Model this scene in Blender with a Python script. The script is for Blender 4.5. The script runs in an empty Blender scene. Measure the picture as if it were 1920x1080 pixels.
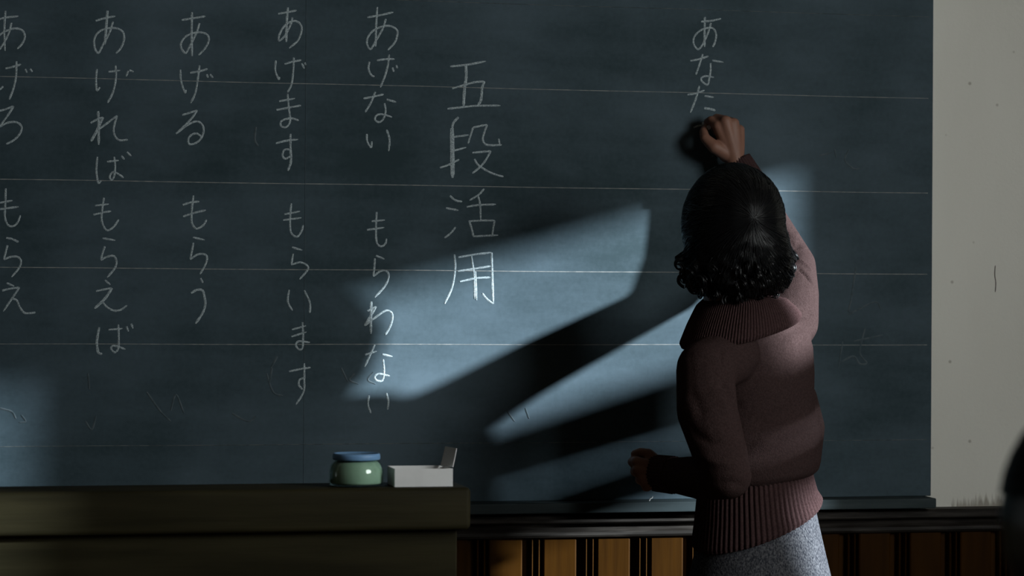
import bpy, bmesh, math, random
import numpy as np
from mathutils import Vector, Matrix
random.seed(7); RNG = np.random.default_rng(7)
S = bpy.context.scene
COL = S.collection

# ------------------------------------------------------------------ camera
CAM = np.array([0.0, -5.3, 1.25])          # board face is the plane y = 0, floor is z = 0
YAW, PITCH, ROLL = math.radians(12.0998), math.radians(0.1039), math.radians(0.323)
FPX = 4533.0
FW = np.array([math.sin(YAW)*math.cos(PITCH), math.cos(YAW)*math.cos(PITCH), math.sin(PITCH)])
_rt = np.array([math.cos(YAW), -math.sin(YAW), 0.0]); _up = np.cross(_rt, FW)
RT = math.cos(ROLL)*_rt + math.sin(ROLL)*_up
UP = -math.sin(ROLL)*_rt + math.cos(ROLL)*_up
cd = bpy.data.cameras.new('camera'); cam = bpy.data.objects.new('camera', cd); COL.objects.link(cam)
cam.matrix_world = Matrix(((RT[0], UP[0], -FW[0], CAM[0]), (RT[1], UP[1], -FW[1], CAM[1]), (RT[2], UP[2], -FW[2], CAM[2]), (0, 0, 0, 1)))
cd.sensor_width = 36.0; cd.lens = FPX/1920*36.0
cd.clip_start = 0.05; cd.clip_end = 60
cd.dof.use_dof = True; cd.dof.focus_distance = 5.2; cd.dof.aperture_fstop = 4.5
S.camera = cam

# ------------------------------------------------------------------ light
W = bpy.data.worlds.new('world'); S.world = W; W.use_nodes = True
W.node_tree.nodes['Background'].inputs[0].default_value = (0.55, 0.68, 0.8, 1)
W.node_tree.nodes['Background'].inputs[1].default_value = 0.03
SUN_DIR = Vector((-2.0, 1.0, -0.6)).normalized()
sd = bpy.data.lights.new('sun', 'SUN'); sd.energy = 22.5; sd.angle = math.radians(2.15); sd.color = (0.82, 0.93, 1.0)
sun = bpy.data.objects.new('sun', sd); COL.objects.link(sun)
sun.rotation_euler = SUN_DIR.to_track_quat('-Z', 'Y').to_euler(); sun.location = (8, -4, 4)
ad = bpy.data.lights.new('window_daylight', 'AREA'); ad.shape = 'RECTANGLE'; ad.size = 1.9; ad.size_y = 1.2
ad.energy = 140.0; ad.color = (0.95, 1.0, 0.985)
al = bpy.data.objects.new('window_daylight', ad); COL.objects.link(al)
al.location = (3.6, -3.35, 2.05)
al.rotation_euler = Vector((-1.0, 0.5, -0.05)).to_track_quat('-Z', 'Y').to_euler()
S.view_settings.view_transform = 'Standard'; S.view_settings.look = 'None'
S.view_settings.exposure = 0.0; S.view_settings.gamma = 1.0; S.view_settings.use_curve_mapping = False

# ------------------------------------------------------------------ helpers
def P(px, py, t=0.0):
    """the point of the place seen at a photo position, at t metres in front of the board"""
    d = FW + (px-960.0)/FPX*RT - (py-540.0)/FPX*UP
    return CAM + d*((-t - CAM[1])/d[1])

def mat(name, col, rough=0.7, spec=0.3, col2=None, scale=20.0, detail=4.0, stretch=(1, 1, 1), bump=0.0, bscale=200.0, bstretch=(1, 1, 1), lo=0.35, hi=0.65, sheen=0.0):
    m = bpy.data.materials.new(name); m.use_nodes = True
    nt = m.node_tree; n = nt.nodes; b = n['Principled BSDF']
    b.inputs['Base Color'].default_value = (*col, 1); b.inputs['Roughness'].default_value = rough
    b.inputs['Specular IOR Level'].default_value = spec
    if sheen: b.inputs['Sheen Weight'].default_value = sheen
    tc = n.new('ShaderNodeTexCoord')
    if col2:
        mp = n.new('ShaderNodeMapping'); mp.inputs['Scale'].default_value = stretch
        nz = n.new('ShaderNodeTexNoise'); nz.inputs['Scale'].default_value = scale; nz.inputs['Detail'].default_value = detail
        r = n.new('ShaderNodeValToRGB')
        r.color_ramp.elements[0].position = lo; r.color_ramp.elements[0].color = (*col, 1)
        r.color_ramp.elements[1].position = hi; r.color_ramp.elements[1].color = (*col2, 1)
        nt.links.new(tc.outputs['Object'], mp.inputs[0]); nt.links.new(mp.outputs[0], nz.inputs['Vector'])
        nt.links.new(nz.outputs[0], r.inputs[0]); nt.links.new(r.outputs[0], b.inputs['Base Color'])
    if bump:
        mp = n.new('ShaderNodeMapping'); mp.inputs['Scale'].default_value = bstretch
        nz = n.new('ShaderNodeTexNoise'); nz.inputs['Scale'].default_value = bscale; nz.inputs['Detail'].default_value = 2
        bp = n.new('ShaderNodeBump'); bp.inputs['Strength'].default_value = bump; bp.inputs['Distance'].default_value = 0.004
        nt.links.new(tc.outputs['Object'], mp.inputs[0]); nt.links.new(mp.outputs[0], nz.inputs['Vector'])
        nt.links.new(nz.outputs[0], bp.inputs['Height']); nt.links.new(bp.outputs[0], b.inputs['Normal'])
    return m

def props(o, label=None, cat=None, group=None, kind=None):
    if label: o['label'] = label
    if cat: o['category'] = cat
    if group: o['group'] = group
    if kind: o['kind'] = kind
    return o

def empty(name, loc, label, cat):
    o = bpy.data.objects.new(name, None); COL.objects.link(o); o.location = loc; o.empty_display_size = 0.05
    return props(o, label, cat)

def link(name, me, m, parent=None, smooth=True):
    o = bpy.data.objects.new(name, me); COL.objects.link(o)
    me.materials.clear(); me.materials.append(m)
    if smooth:
        me.polygons.foreach_set('use_smooth', [True]*len(me.polygons))
    if parent:
        o.parent = parent
        w = Vector((0, 0, 0)); q = parent
        while q: w += q.location; q = q.parent
        me.transform(Matrix.Translation(-w))
    return o

def mesh(verts, faces):
    me = bpy.data.meshes.new('m'); me.from_pydata([tuple(map(float, v)) for v in verts], [], faces); me.validate(); me.update()
    return me

def bmesh_me(bm):
    bmesh.ops.recalc_face_normals(bm, faces=bm.faces)
    me = bpy.data.meshes.new('m'); bm.to_mesh(me); bm.free(); return me

def box(bm, x0, x1, y0, y1, z0, z1, bev=0.0, seg=2):
    r = bmesh.ops.create_cube(bm, size=1.0); vs = r['verts']
    for v in vs: v.co = Vector((x0+(v.co.x+.5)*(x1-x0), y0+(v.co.y+.5)*(y1-y0), z0+(v.co.z+.5)*(z1-z0)))
    if bev:
        es = list({e for v in vs for e in v.link_edges})
        bmesh.ops.bevel(bm, geom=es, offset=bev, segments=seg, affect='EDGES', profile=0.5)

def boxobj(name, m, parent, *dims, bev=0.0, seg=2):
    bm = bmesh.new(); box(bm, *dims, bev=bev, seg=seg)
    return link(name, bmesh_me(bm), m, parent, smooth=False)

def structure(o): o['kind'] = 'structure'; return o

class Shape:
    """collects closed rounded solids that are fused into one continuous surface"""
    def __init__(s): s.bm = bmesh.new()
    def ball(s, c, r, rot=None, seg=20):
        if not hasattr(r, '__len__'): r = (r, r, r)
        M = Matrix.Translation(Vector(c)) @ (rot.to_4x4() if rot else Matrix.Identity(4)) @ Matrix.Diagonal((*r, 1))
        bmesh.ops.create_uvsphere(s.bm, u_segments=seg, v_segments=seg//2+2, radius=1.0, matrix=M)
    def limb(s, pts, seg=16):
        """pts = [(point, radius), ...]: tapering limb with round joints"""
        for (a, ra), (b, rb) in zip(pts, pts[1:]):
            a = Vector(a); b = Vector(b); d = b-a
            q = d.to_track_quat('Z', 'Y').to_matrix().to_4x4()
            bmesh.ops.create_cone(s.bm, cap_ends=True, segments=seg, radius1=ra, radius2=rb, depth=d.length, matrix=Matrix.Translation((a+b)/2) @ q)
        for p, r in pts: s.ball(p, r, seg=seg)
    def loft(s, rings):
        n = len(rings[0]); vs = []
        for r in rings: vs.append([s.bm.verts.new(tuple(map(float, p))) for p in r])
        for a, b in zip(vs, vs[1:]):
            for i in range(n): s.bm.faces.new((a[i], a[(i+1) % n], b[(i+1) % n], b[i]))
        s.bm.faces.new(vs[0][::-1]); s.bm.faces.new(vs[-1])
    def fuse(s, voxel=0.006, smooth=6):
        bmesh.ops.recalc_face_normals(s.bm, faces=s.bm.faces)
        me = bpy.data.meshes.new('m'); s.bm.to_mesh(me); s.bm.free()
        o = bpy.data.objects.new('tmp', me); COL.objects.link(o)
        r = o.modifiers.new('r', 'REMESH'); r.mode = 'VOXEL'; r.voxel_size = voxel; r.use_smooth_shade = True
        if smooth:
            k = o.modifiers.new('s', 'SMOOTH'); k.iterations = smooth; k.factor = 0.5
        dg = bpy.context.evaluated_depsgraph_get()
        res = bpy.data.meshes.new_from_object(o.evaluated_get(dg))
        bpy.data.objects.remove(o); bpy.data.meshes.remove(me)
        return res

def ring(c, a, b, phi=0.0, tilt=0.0, n=48, f=None):
    cu, su = math.cos(phi), math.sin(phi); out = []
    for i in range(n):
        th = 2*math.pi*i/n; k = 1.0 if f is None else f(th)
        u = a*math.cos(th)*k; v = b*math.sin(th)*k
        out.append((c[0]+u*cu-v*su, c[1]+u*su+v*cu, c[2]+tilt*u))
    return out

def loft_open(rings, closed_ring=True):
    n = len(rings[0]); vs = [p for r in rings for p in r]; fs = []
    for j in range(len(rings)-1):
        for i in range(n):
            fs.append((j*n+i, j*n+(i+1) % n, (j+1)*n+(i+1) % n, (j+1)*n+i))
    return vs, fs

def lathe(prof, c, n=48):
    rings = [[(c[0]+r*math.cos(2*math.pi*i/n), c[1]+r*math.sin(2*math.pi*i/n), c[2]+z) for i in range(n)] for r, z in prof]
    return loft_open(rings)

# ------------------------------------------------------------------ materials
M_plaster = mat('plaster', (0.63, 0.615, 0.56), 0.9, 0.1, (0.69, 0.675, 0.62), scale=3.5, detail=8, stretch=(1.0, 1.0, 0.35), bump=0.12, bscale=120, lo=0.3, hi=0.7)
M_wood_dark = mat('dark varnished wood', (0.016, 0.010, 0.006), 0.35, 0.4, (0.030, 0.018, 0.010), scale=9, stretch=(6, 6, 0.5), bump=0.1, bscale=60, bstretch=(4, 4, .3))
M_rail = mat('worn rail wood', (0.012, 0.010, 0.0085), 0.55, 0.08, (0.038, 0.033, 0.029), scale=14, stretch=(0.6, 6, 6), bump=0.2, bscale=60, bstretch=(.3, 4, 4), lo=.45, hi=.75)
M_panel = mat('amber varnished wainscot', (0.0175, 0.0064, 0.0005), 0.5, 0.03, (0.028, 0.0105, 0.0008), scale=7, stretch=(5, 5, 0.4), bump=0.06, bscale=40, bstretch=(4, 4, .3))
M_desk = mat('desk wood', (0.0125, 0.0108, 0.005), 0.6, 0.06, (0.022, 0.0188, 0.0088), scale=6, stretch=(0.5, 4, 5), bump=0.15, bscale=50, bstretch=(.2, 3, 4))
M_floor = mat('floor boards', (0.05, 0.032, 0.02), 0.6, 0.3, (0.08, 0.05, 0.03), scale=4, stretch=(.5, 6, 1))
M_ceiling = mat('ceiling paint', (0.16, 0.13, 0.10), 0.9, 0.1)
M_sweater = mat('mauve wool', (0.030, 0.0185, 0.0176), 0.95, 0.0, (0.043, 0.0272, 0.0262), scale=260, detail=2, bump=0.5, bscale=520, bstretch=(1, 1, .6), sheen=0.0)
M_rib = mat('ribbed mauve wool', (0.034, 0.0190, 0.0188), 0.95, 0.0, (0.049, 0.0285, 0.0285), scale=260, detail=2, bump=0.4, bscale=500)
M_skirt = mat('grey tweed', (0.022, 0.023, 0.028), 0.95, 0.0, (0.086, 0.086, 0.093), scale=330, detail=3, stretch=(1, 1, .6), bump=0.4, bscale=400, lo=.38, hi=.66)
M_skin = mat('skin', (0.18, 0.085, 0.058), 0.55, 0.3, (0.20, 0.10, 0.07), scale=30)
M_hair = mat('black hair', (0.0030, 0.0032, 0.0038), 0.34, 0.26)
M_shoe = mat('black leather', (0.012, 0.011, 0.01), 0.4, 0.4)
M_uniform = mat('dark uniform wool', (0.012, 0.013, 0.018), 0.9, 0.1)
M_carton = mat('white card', (0.60, 0.60, 0.60), 0.85, 0.1, (0.64, 0.64, 0.64), scale=30)
M_lid = mat('blue enamel lid', (0.15, 0.29, 0.50), 0.45, 0.3)
M_contents = mat('milky paste', (0.30, 0.37, 0.31), 0.8, 0.1, (0.40, 0.47, 0.41), scale=25)
M_chair = mat('school chair wood', (0.10, 0.06, 0.03), 0.5, 0.3)
M_tray = mat('green painted tray', (0.024, 0.033, 0.035), 0.6, 0.08, (0.036, 0.047, 0.050), scale=20, stretch=(.4, 3, 3))
M_chalkstick = mat('white chalk', (0.6, 0.6, 0.58), 0.95, 0.05)

def chalk_mat(name, c0, c1, scale=420):
    return mat(name, c0, 0.95, 0.02, c1, scale=scale, detail=3, lo=0.40, hi=0.58)
M_chalk = chalk_mat('chalk line', (0.17, 0.205, 0.22), (0.36, 0.415, 0.435))
M_rule = chalk_mat('ruled line', (0.17, 0.18, 0.18), (0.25, 0.25, 0.24), 60)
M_rule_faint = chalk_mat('faint ruled line', (0.055, 0.065, 0.07), (0.12, 0.13, 0.13), 40)
M_ghost = chalk_mat('wiped chalk', (0.050, 0.068, 0.078), (0.076, 0.095, 0.105), 60)

def board_mat():
    m = bpy.data.materials.new('slate green board paint'); m.use_nodes = True
    nt = m.node_tree; n = nt.nodes; L = nt.links; b = n['Principled BSDF']
    b.inputs['Roughness'].default_value = 0.75; b.inputs['Specular IOR Level'].default_value = 0.2
    tc = n.new('ShaderNodeTexCoord')
    def noise(scale, st, det, rough=0.55):
        mp = n.new('ShaderNodeMapping'); mp.inputs['Scale'].default_value = st
        nz = n.new('ShaderNodeTexNoise'); nz.inputs['Scale'].default_value = scale; nz.inputs['Detail'].default_value = det
        nz.inputs['Roughness'].default_value = rough
        L.new(tc.outputs['Object'], mp.inputs[0]); L.new(mp.outputs[0], nz.inputs['Vector']); return nz.outputs[0]
    def math_(op, a, bb):
        k = n.new('ShaderNodeMath'); k.operation = op
        for i, v in enumerate((a, bb)):
            if isinstance(v, (int, float)): k.inputs[i].default_value = v
            else: L.new(v, k.inputs[i])
        return k.outputs[0]
    big = noise(1.9, (1, 1, 1.1), 4); wipe = noise(5.0, (0.8, 1, 2.6), 6, .62); fine = noise(90, (1, 1, 1), 2)
    f = math_('ADD', math_('MULTIPLY', big, 0.6), math_('ADD', math_('MULTIPLY', wipe, 0.3), math_('MULTIPLY', fine, 0.1)))
    r = n.new('ShaderNodeValToRGB')
    r.color_ramp.elements[0].position = 0.38; r.color_ramp.elements[0].color = (0.018, 0.034, 0.041, 1)
    r.color_ramp.elements[1].position = 0.62; r.color_ramp.elements[1].color = (0.056, 0.082, 0.101, 1)
    L.new(f, r.inputs[0]); L.new(r.outputs[0], b.inputs['Base Color'])
    return m
M_board = board_mat()

def glass_mat():
    m = bpy.data.materials.new('greenish jar glass'); m.use_nodes = True
    nt = m.node_tree; n = nt.nodes; n.remove(n['Principled BSDF']); out = n['Material Output']
    tr = n.new('ShaderNodeBsdfTransparent'); tr.inputs[0].default_value = (0.90, 0.97, 0.93, 1)
    gl = n.new('ShaderNodeBsdfGlossy'); gl.inputs['Roughness'].default_value = 0.08
    lw = n.new('ShaderNodeLayerWeight'); lw.inputs[0].default_value = 0.5
    pw = n.new('ShaderNodeMath'); pw.operation = 'POWER'; pw.inputs[1].default_value = 4.0; nt.links.new(lw.outputs['Facing'], pw.inputs[0])
    fr = n.new('ShaderNodeMath'); fr.operation = 'MULTIPLY_ADD'; fr.inputs[1].default_value = 0.45; fr.inputs[2].default_value = 0.035; nt.links.new(pw.outputs[0], fr.inputs[0])
    mx = n.new('ShaderNodeMixShader')
    nt.links.new(fr.outputs[0], mx.inputs[0]); nt.links.new(tr.outputs[0], mx.inputs[1]); nt.links.new(gl.outputs[0], mx.inputs[2])
    nt.links.new(mx.outputs[0], out.inputs[0]); return m
M_glass = glass_mat()

# ------------------------------------------------------------------ room
XR, XL, YB, ZC = 3.3, -4.2, -7.5, 3.2
structure(boxobj('floor', M_floor, None, XL-.2, XR+.2, YB-.2, .2, -.1, 0))
M_backwall = mat('brown panelled wall', (0.07, 0.05, 0.035), 0.7, 0.2, (0.10, 0.07, 0.045), scale=5, stretch=(5, 5, .5))
structure(boxobj('ceiling', M_ceiling, None, XL-.2, XR+.2, YB-.2, .2, ZC, ZC+.1))
structure(boxobj('wall_left', M_backwall, None, XL-.15, XL, YB, .03, 0, ZC))
structure(boxobj('wall_back', M_backwall, None, XL-.15, XR+.15, YB-.15, YB, 0, ZC))
RAIL_Z = float(P(1800, 952)[2]); RAIL_B = float(P(1700, 1000, .02)[2])

def front_wall():
    m = M_plaster.copy(); m.name = 'stained plaster'
    nt = m.node_tree; n = nt.nodes; L = nt.links; b = n['Principled BSDF']
    src = b.inputs['Base Color'].links[0].from_socket
    tc = n.new('ShaderNodeTexCoord'); sp = n.new('ShaderNodeSeparateXYZ'); L.new(tc.outputs['Object'], sp.inputs[0])
    # damp dirt with a ragged upper edge just above the rail, and thin vertical drips
    mp = n.new('ShaderNodeMapping'); mp.inputs['Scale'].default_value = (120, 1, 14)
    nz = n.new('ShaderNodeTexNoise'); nz.inputs['Scale'].default_value = 1.0; nz.inputs['Detail'].default_value = 4
    L.new(tc.outputs['Object'], mp.inputs[0]); L.new(mp.outputs[0], nz.inputs['Vector'])
    h = n.new('ShaderNodeMapRange'); h.inputs[1].default_value = RAIL_Z-.005; h.inputs[2].default_value = RAIL_Z+.045
    h.inputs[3].default_value = 0.62; h.inputs[4].default_value = 0.0; L.new(sp.outputs[2], h.inputs[0])
    hx = n.new('ShaderNodeMapRange'); hx.inputs[1].default_value = float(P(1775, 900)[0]); hx.inputs[2].default_value = float(P(1815, 900)[0]); hx.interpolation_type = 'SMOOTHSTEP'
    hx.inputs[3].default_value = 0.0; hx.inputs[4].default_value = 1.0; L.new(sp.outputs[0], hx.inputs[0])
    hm = n.new('ShaderNodeMath'); hm.operation = 'MULTIPLY'; L.new(h.outputs[0], hm.inputs[0]); L.new(hx.outputs[0], hm.inputs[1])
    a = n.new('ShaderNodeMath'); a.operation = 'ADD'; L.new(nz.outputs[0], a.inputs[0]); L.new(hm.outputs[0], a.inputs[1])
    r = n.new('ShaderNodeMapRange'); r.inputs[1].default_value = 0.76; r.inputs[2].default_value = 1.0; r.inputs[3].default_value = 0; r.inputs[4].default_value = 0.6
    L.new(a.outputs[0], r.inputs[0])
    mx = n.new('ShaderNodeMix'); mx.data_type = 'RGBA'; L.new(r.outputs[0], mx.inputs[0]); L.new(src, mx.inputs[6]); mx.inputs[7].default_value = (0.13, 0.095, 0.055, 1)
    # small dark specks
    vo = n.new('ShaderNodeTexVoronoi'); vo.inputs['Scale'].default_value = 14; L.new(tc.outputs['Object'], vo.inputs['Vector'])
    vr = n.new('ShaderNodeMapRange'); vr.inputs[1].default_value = 0.035; vr.inputs[2].default_value = 0.075; vr.inputs[3].default_value = 0.55; vr.inputs[4].default_value = 0
    L.new(vo.outputs['Distance'], vr.inputs[0])
    mx2 = n.new('ShaderNodeMix'); mx2.data_type = 'RGBA'; L.new(vr.outputs[0], mx2.inputs[0]); L.new(mx.outputs[2], mx2.inputs[6]); mx2.inputs[7].default_value = (0.2, 0.17, 0.13, 1)
    L.new(mx2.outputs[2], b.inputs['Base Color'])
    return m
wall_front = structure(boxobj('wall_front', front_wall(), None, XL-.15, XR+.15, .03, .2, 0, ZC))

# dado rail: an extruded moulding
def extrude_profile(prof, x0, x1):
    n = len(prof); vs = [(x0, y, z) for y, z in prof]+[(x1, y, z) for y, z in prof]
    fs = [(i, (i+1) % n, n+(i+1) % n, n+i) for i in range(n)]+[tuple(range(n))[::-1], tuple(range(n, 2*n))]
    bm = bmesh.new(); bv = [bm.verts.new(v) for v in vs]
    for f in fs: bm.faces.new([bv[i] for i in f])
    return bmesh_me(bm)
H = RAIL_Z-RAIL_B
prof = [(.03, RAIL_Z), (-.022, RAIL_Z), (-.028, RAIL_Z-.004), (-.028, RAIL_Z-.32*H), (-.024, RAIL_Z-.38*H), (-.008, RAIL_Z-.42*H), (-.006, RAIL_Z-.6*H),
        (-.010, RAIL_Z-.66*H), (-.016, RAIL_Z-.74*H), (-.018, RAIL_Z-.86*H), (-.014, RAIL_Z-.95*H), (-.006, RAIL_B), (.03, RAIL_B)]
structure(link('trim_1', extrude_profile(prof, XL, XR), M_rail, None, smooth=False))

# wainscot: boards with two beads between
def wainscot():
    x0 = float(P(1018, 1040, 0)[0]); pitch = float(P(1119, 1040, 0)[0])-x0; flat = float(P(1080, 1040, 0)[0])-x0
    pts = []
    k0 = int((XL-x0)/pitch)-1; k1 = int((XR-x0)/pitch)+1
    D = -.004; G = .011
    for k in range(k0, k1+1):
        x = x0+k*pitch
        g = pitch-flat
        pts += [(x-.001, G), (x, D+.002), (x+.003, D), (x+flat-.003, D), (x+flat, D+.002), (x+flat+.001, G)]
        for c in (x+flat+g*.46, x+flat+g*.78):
            pts += [(c-.0046, G)]+[(c-.0042*math.cos(a), G-(G-D+.001)*math.sin(a)) for a in np.linspace(0.0, math.pi, 9)]+[(c+.0046, G)]
    pts = [p for p in pts if XL < p[0] < XR]
    n = len(pts); vs = [(x, y, 0.0) for x, y in pts]+[(x, y, RAIL_B+.004) for x, y in pts]
    fs = [(i, i+1, n+i+1, n+i) for i in range(n-1)]
    me = mesh(vs, fs)
    return me
structure(link('trim_2', wainscot(), M_panel, None, smooth=False))

# right wall with its windows (outside the frame; the sun comes through the front one)
K_Y, K_Z = 0.5, 0.30
def through(px, py):
    p = P(px, py); return float(p[1]-(XR-p[0])*K_Y), float(p[2]+(XR-p[0])*K_Z)
WY1 = through(1478, 540)[0]; WY0 = through(70, 540)[0]; WA = through(480, 540)[0]; WB = through(500, 540)[0]; WS = through(80, 540)[0]
def wz(c): return through(1100, c-330)[1]
A1, A0 = wz(740), wz(1066); S1, S0 = wz(1190), wz(1206); B1, B0 = wz(1299), wz(1640)
W2 = (-4.3, -2.45, 1.3, 2.9)
W3 = (through(-260, 540)[0], through(-16, 540)[0], wz(960), wz(712))
def wall_right():
    bm = bmesh.new(); x0, x1 = XR, XR+.12
    box(bm, x0, x1, WY1, .03, 0, ZC)
    box(bm, x0, x1, WY0, WY1, A1, ZC); box(bm, x0, x1, WY0, WY1, 0, B0)
    box(bm, x0, x1, W3[1], WY0, 0, ZC); box(bm, x0, x1, W2[1], W3[0], 0, ZC)
    box(bm, x0, x1, W3[0], W3[1], 0, W3[2]); box(bm, x0, x1, W3[0], W3[1], W3[3], ZC)
    box(bm, x0, x1, W2[0], W2[1], 0, W2[2]); box(bm, x0, x1, W2[0], W2[1], W2[3], ZC)
    box(bm, x0, x1, YB, W2[0], 0, ZC)
    return link('wall_right', bmesh_me(bm), M_plaster, None, smooth=False)
structure(wall_right())
def win_frame(name, y0, y1, z0, z1, rails, posts):
    bm = bmesh.new(); x0, x1 = XR+.035, XR+.075
    for (a, b) in rails: box(bm, x0, x1, y0, y1, a, b)
    for (a, b) in posts: box(bm, x0, x1, a, b, z0, z1)
    return structure(link(name, bmesh_me(bm), M_chair, None, smooth=False))
win_frame('window_1', WY0, WY1, B0, A1, [(S1, A0), (B1, S0)], [(WY0, WS)])
structure(boxobj('sun_mask_1', M_chair, None, XR+.03, XR+.08, WS, WA, A0, A1)); structure(boxobj('sun_mask_2', M_chair, None, XR+.03, XR+.08, WS, WB, B0, B1))  # unseen boards added over the panes to bound the sun bands
structure(boxobj('sun_mask_3', M_chair, None, XR+.03, XR+.08, through(1395, 540)[0], WY1, B0, B1))  # unseen post added to keep the sun off the tray's right part
win_frame('window_3', W3[0], W3[1], W3[2], W3[3], [(W3[2], W3[2]+.02)], [])
win_frame('window_2', W2[0], W2[1], W2[2], W2[3], [(W2[2], W2[2]+.05), (1.9, 1.94), (W2[3]-.05, W2[3])], [(W2[0], W2[0]+.05), (-3.4, -3.36), (W2[1]-.05, W2[1])])

# ------------------------------------------------------------------ blackboard
BX0 = -2.2; BX1 = float(P(1748, 500)[0]); TZ = float(P(1400, 939, .06)[2])
bb = empty('blackboard', (0, 0, 0), 'wide dark green school blackboard covered with white Japanese chalk writing', 'blackboard')
bb.location = (0, 0, TZ)
boxobj('board_panel', M_board, bb, BX0, BX1, 0, .0285, TZ+.0003, 2.35, bev=.002)
def tray():
    tb = float(P(1400, 958, .06)[2]); xe = float(P(1756, 945, .06)[0])
    bm = bmesh.new(); box(bm, BX0, xe, -.06, .0285, tb, TZ, bev=.0025); return link('chalk_tray', bmesh_me(bm), M_tray, bb, smooth=False)
tray()
#boxobj('frame_edge', M_wood_dark, bb, BX1-.001, BX1+.004, -.002, .03, TZ, 2.35)

def smooth_line(p, sub=6):
    p = np.asarray(p, float)
    if len(p) < 3: return np.array([p[0]+(p[-1]-p[0])*i/4 for i in range(5)])
    e = np.vstack([2*p[0]-p[1], p, 2*p[-1]-p[-2]]); out = []
    for i in range(1, len(e)-2):
        a, b, c, d = e[i-1], e[i], e[i+1], e[i+2]
        for s in range(sub):
            u = s/sub
            out.append(.5*((2*b)+(c-a)*u+(2*a-5*b+4*c-d)*u*u+(3*b-a-3*c+d)*u**3))
    out.append(p[-1]); return np.array(out)

def ribbon(lines, width, y=-0.0003, taper=True):
    """chalk lines lying on the board; lines in board metres (x, z)"""
    vs, fs = [], []
    for q, wmul in lines:
        q = smooth_line(q); n = len(q)
        if n < 2: continue
        tg = np.gradient(q, axis=0); tg /= (np.linalg.norm(tg, axis=1)[:, None]+1e-9)
        nr = np.stack([-tg[:, 1], tg[:, 0]], 1)
        w = width*wmul*(0.85+0.3*RNG.random(n))
        if taper: w[-1] *= .5; w[0] *= .8
        b = len(vs)
        for i in range(n):
            for s, yy in ((-1, 0), (0, -.0006), (1, 0)):
                pz = q[i]+nr[i]*w[i]*s
                vs.append((pz[0], y+yy, pz[1]))
        for i in range(n-1):
            for s in (0, 1):
                fs.append((b+3*i+s, b+3*i+s+1, b+3*(i+1)+s+1, b+3*(i+1)+s))
    return mesh(vs, fs)

TR = {'A': (0, 0, 1/3, 1/3), 'B': (0, 340, 1/3, 1/3), 'C': (480, 0, .3149, .3149), 'D': (480, 330, .4352, .4352),
      'E': (800, 90, .2314, .2315), 'F': (1240, 0, .3239, .3241), 'N': (0, 0, 1, 1)}
def strokes(space, ss):
    ox, oy, sx, sy = TR[space]; out = []
    for s in ss:
        w = 1.0
        if isinstance(s, tuple): w, s = s
        q = [P(ox+s[i]*sx, oy+s[i+1]*sy)[[0, 2]] for i in range(0, len(s), 2)]
        out.append((q, w))
    return out

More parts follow.
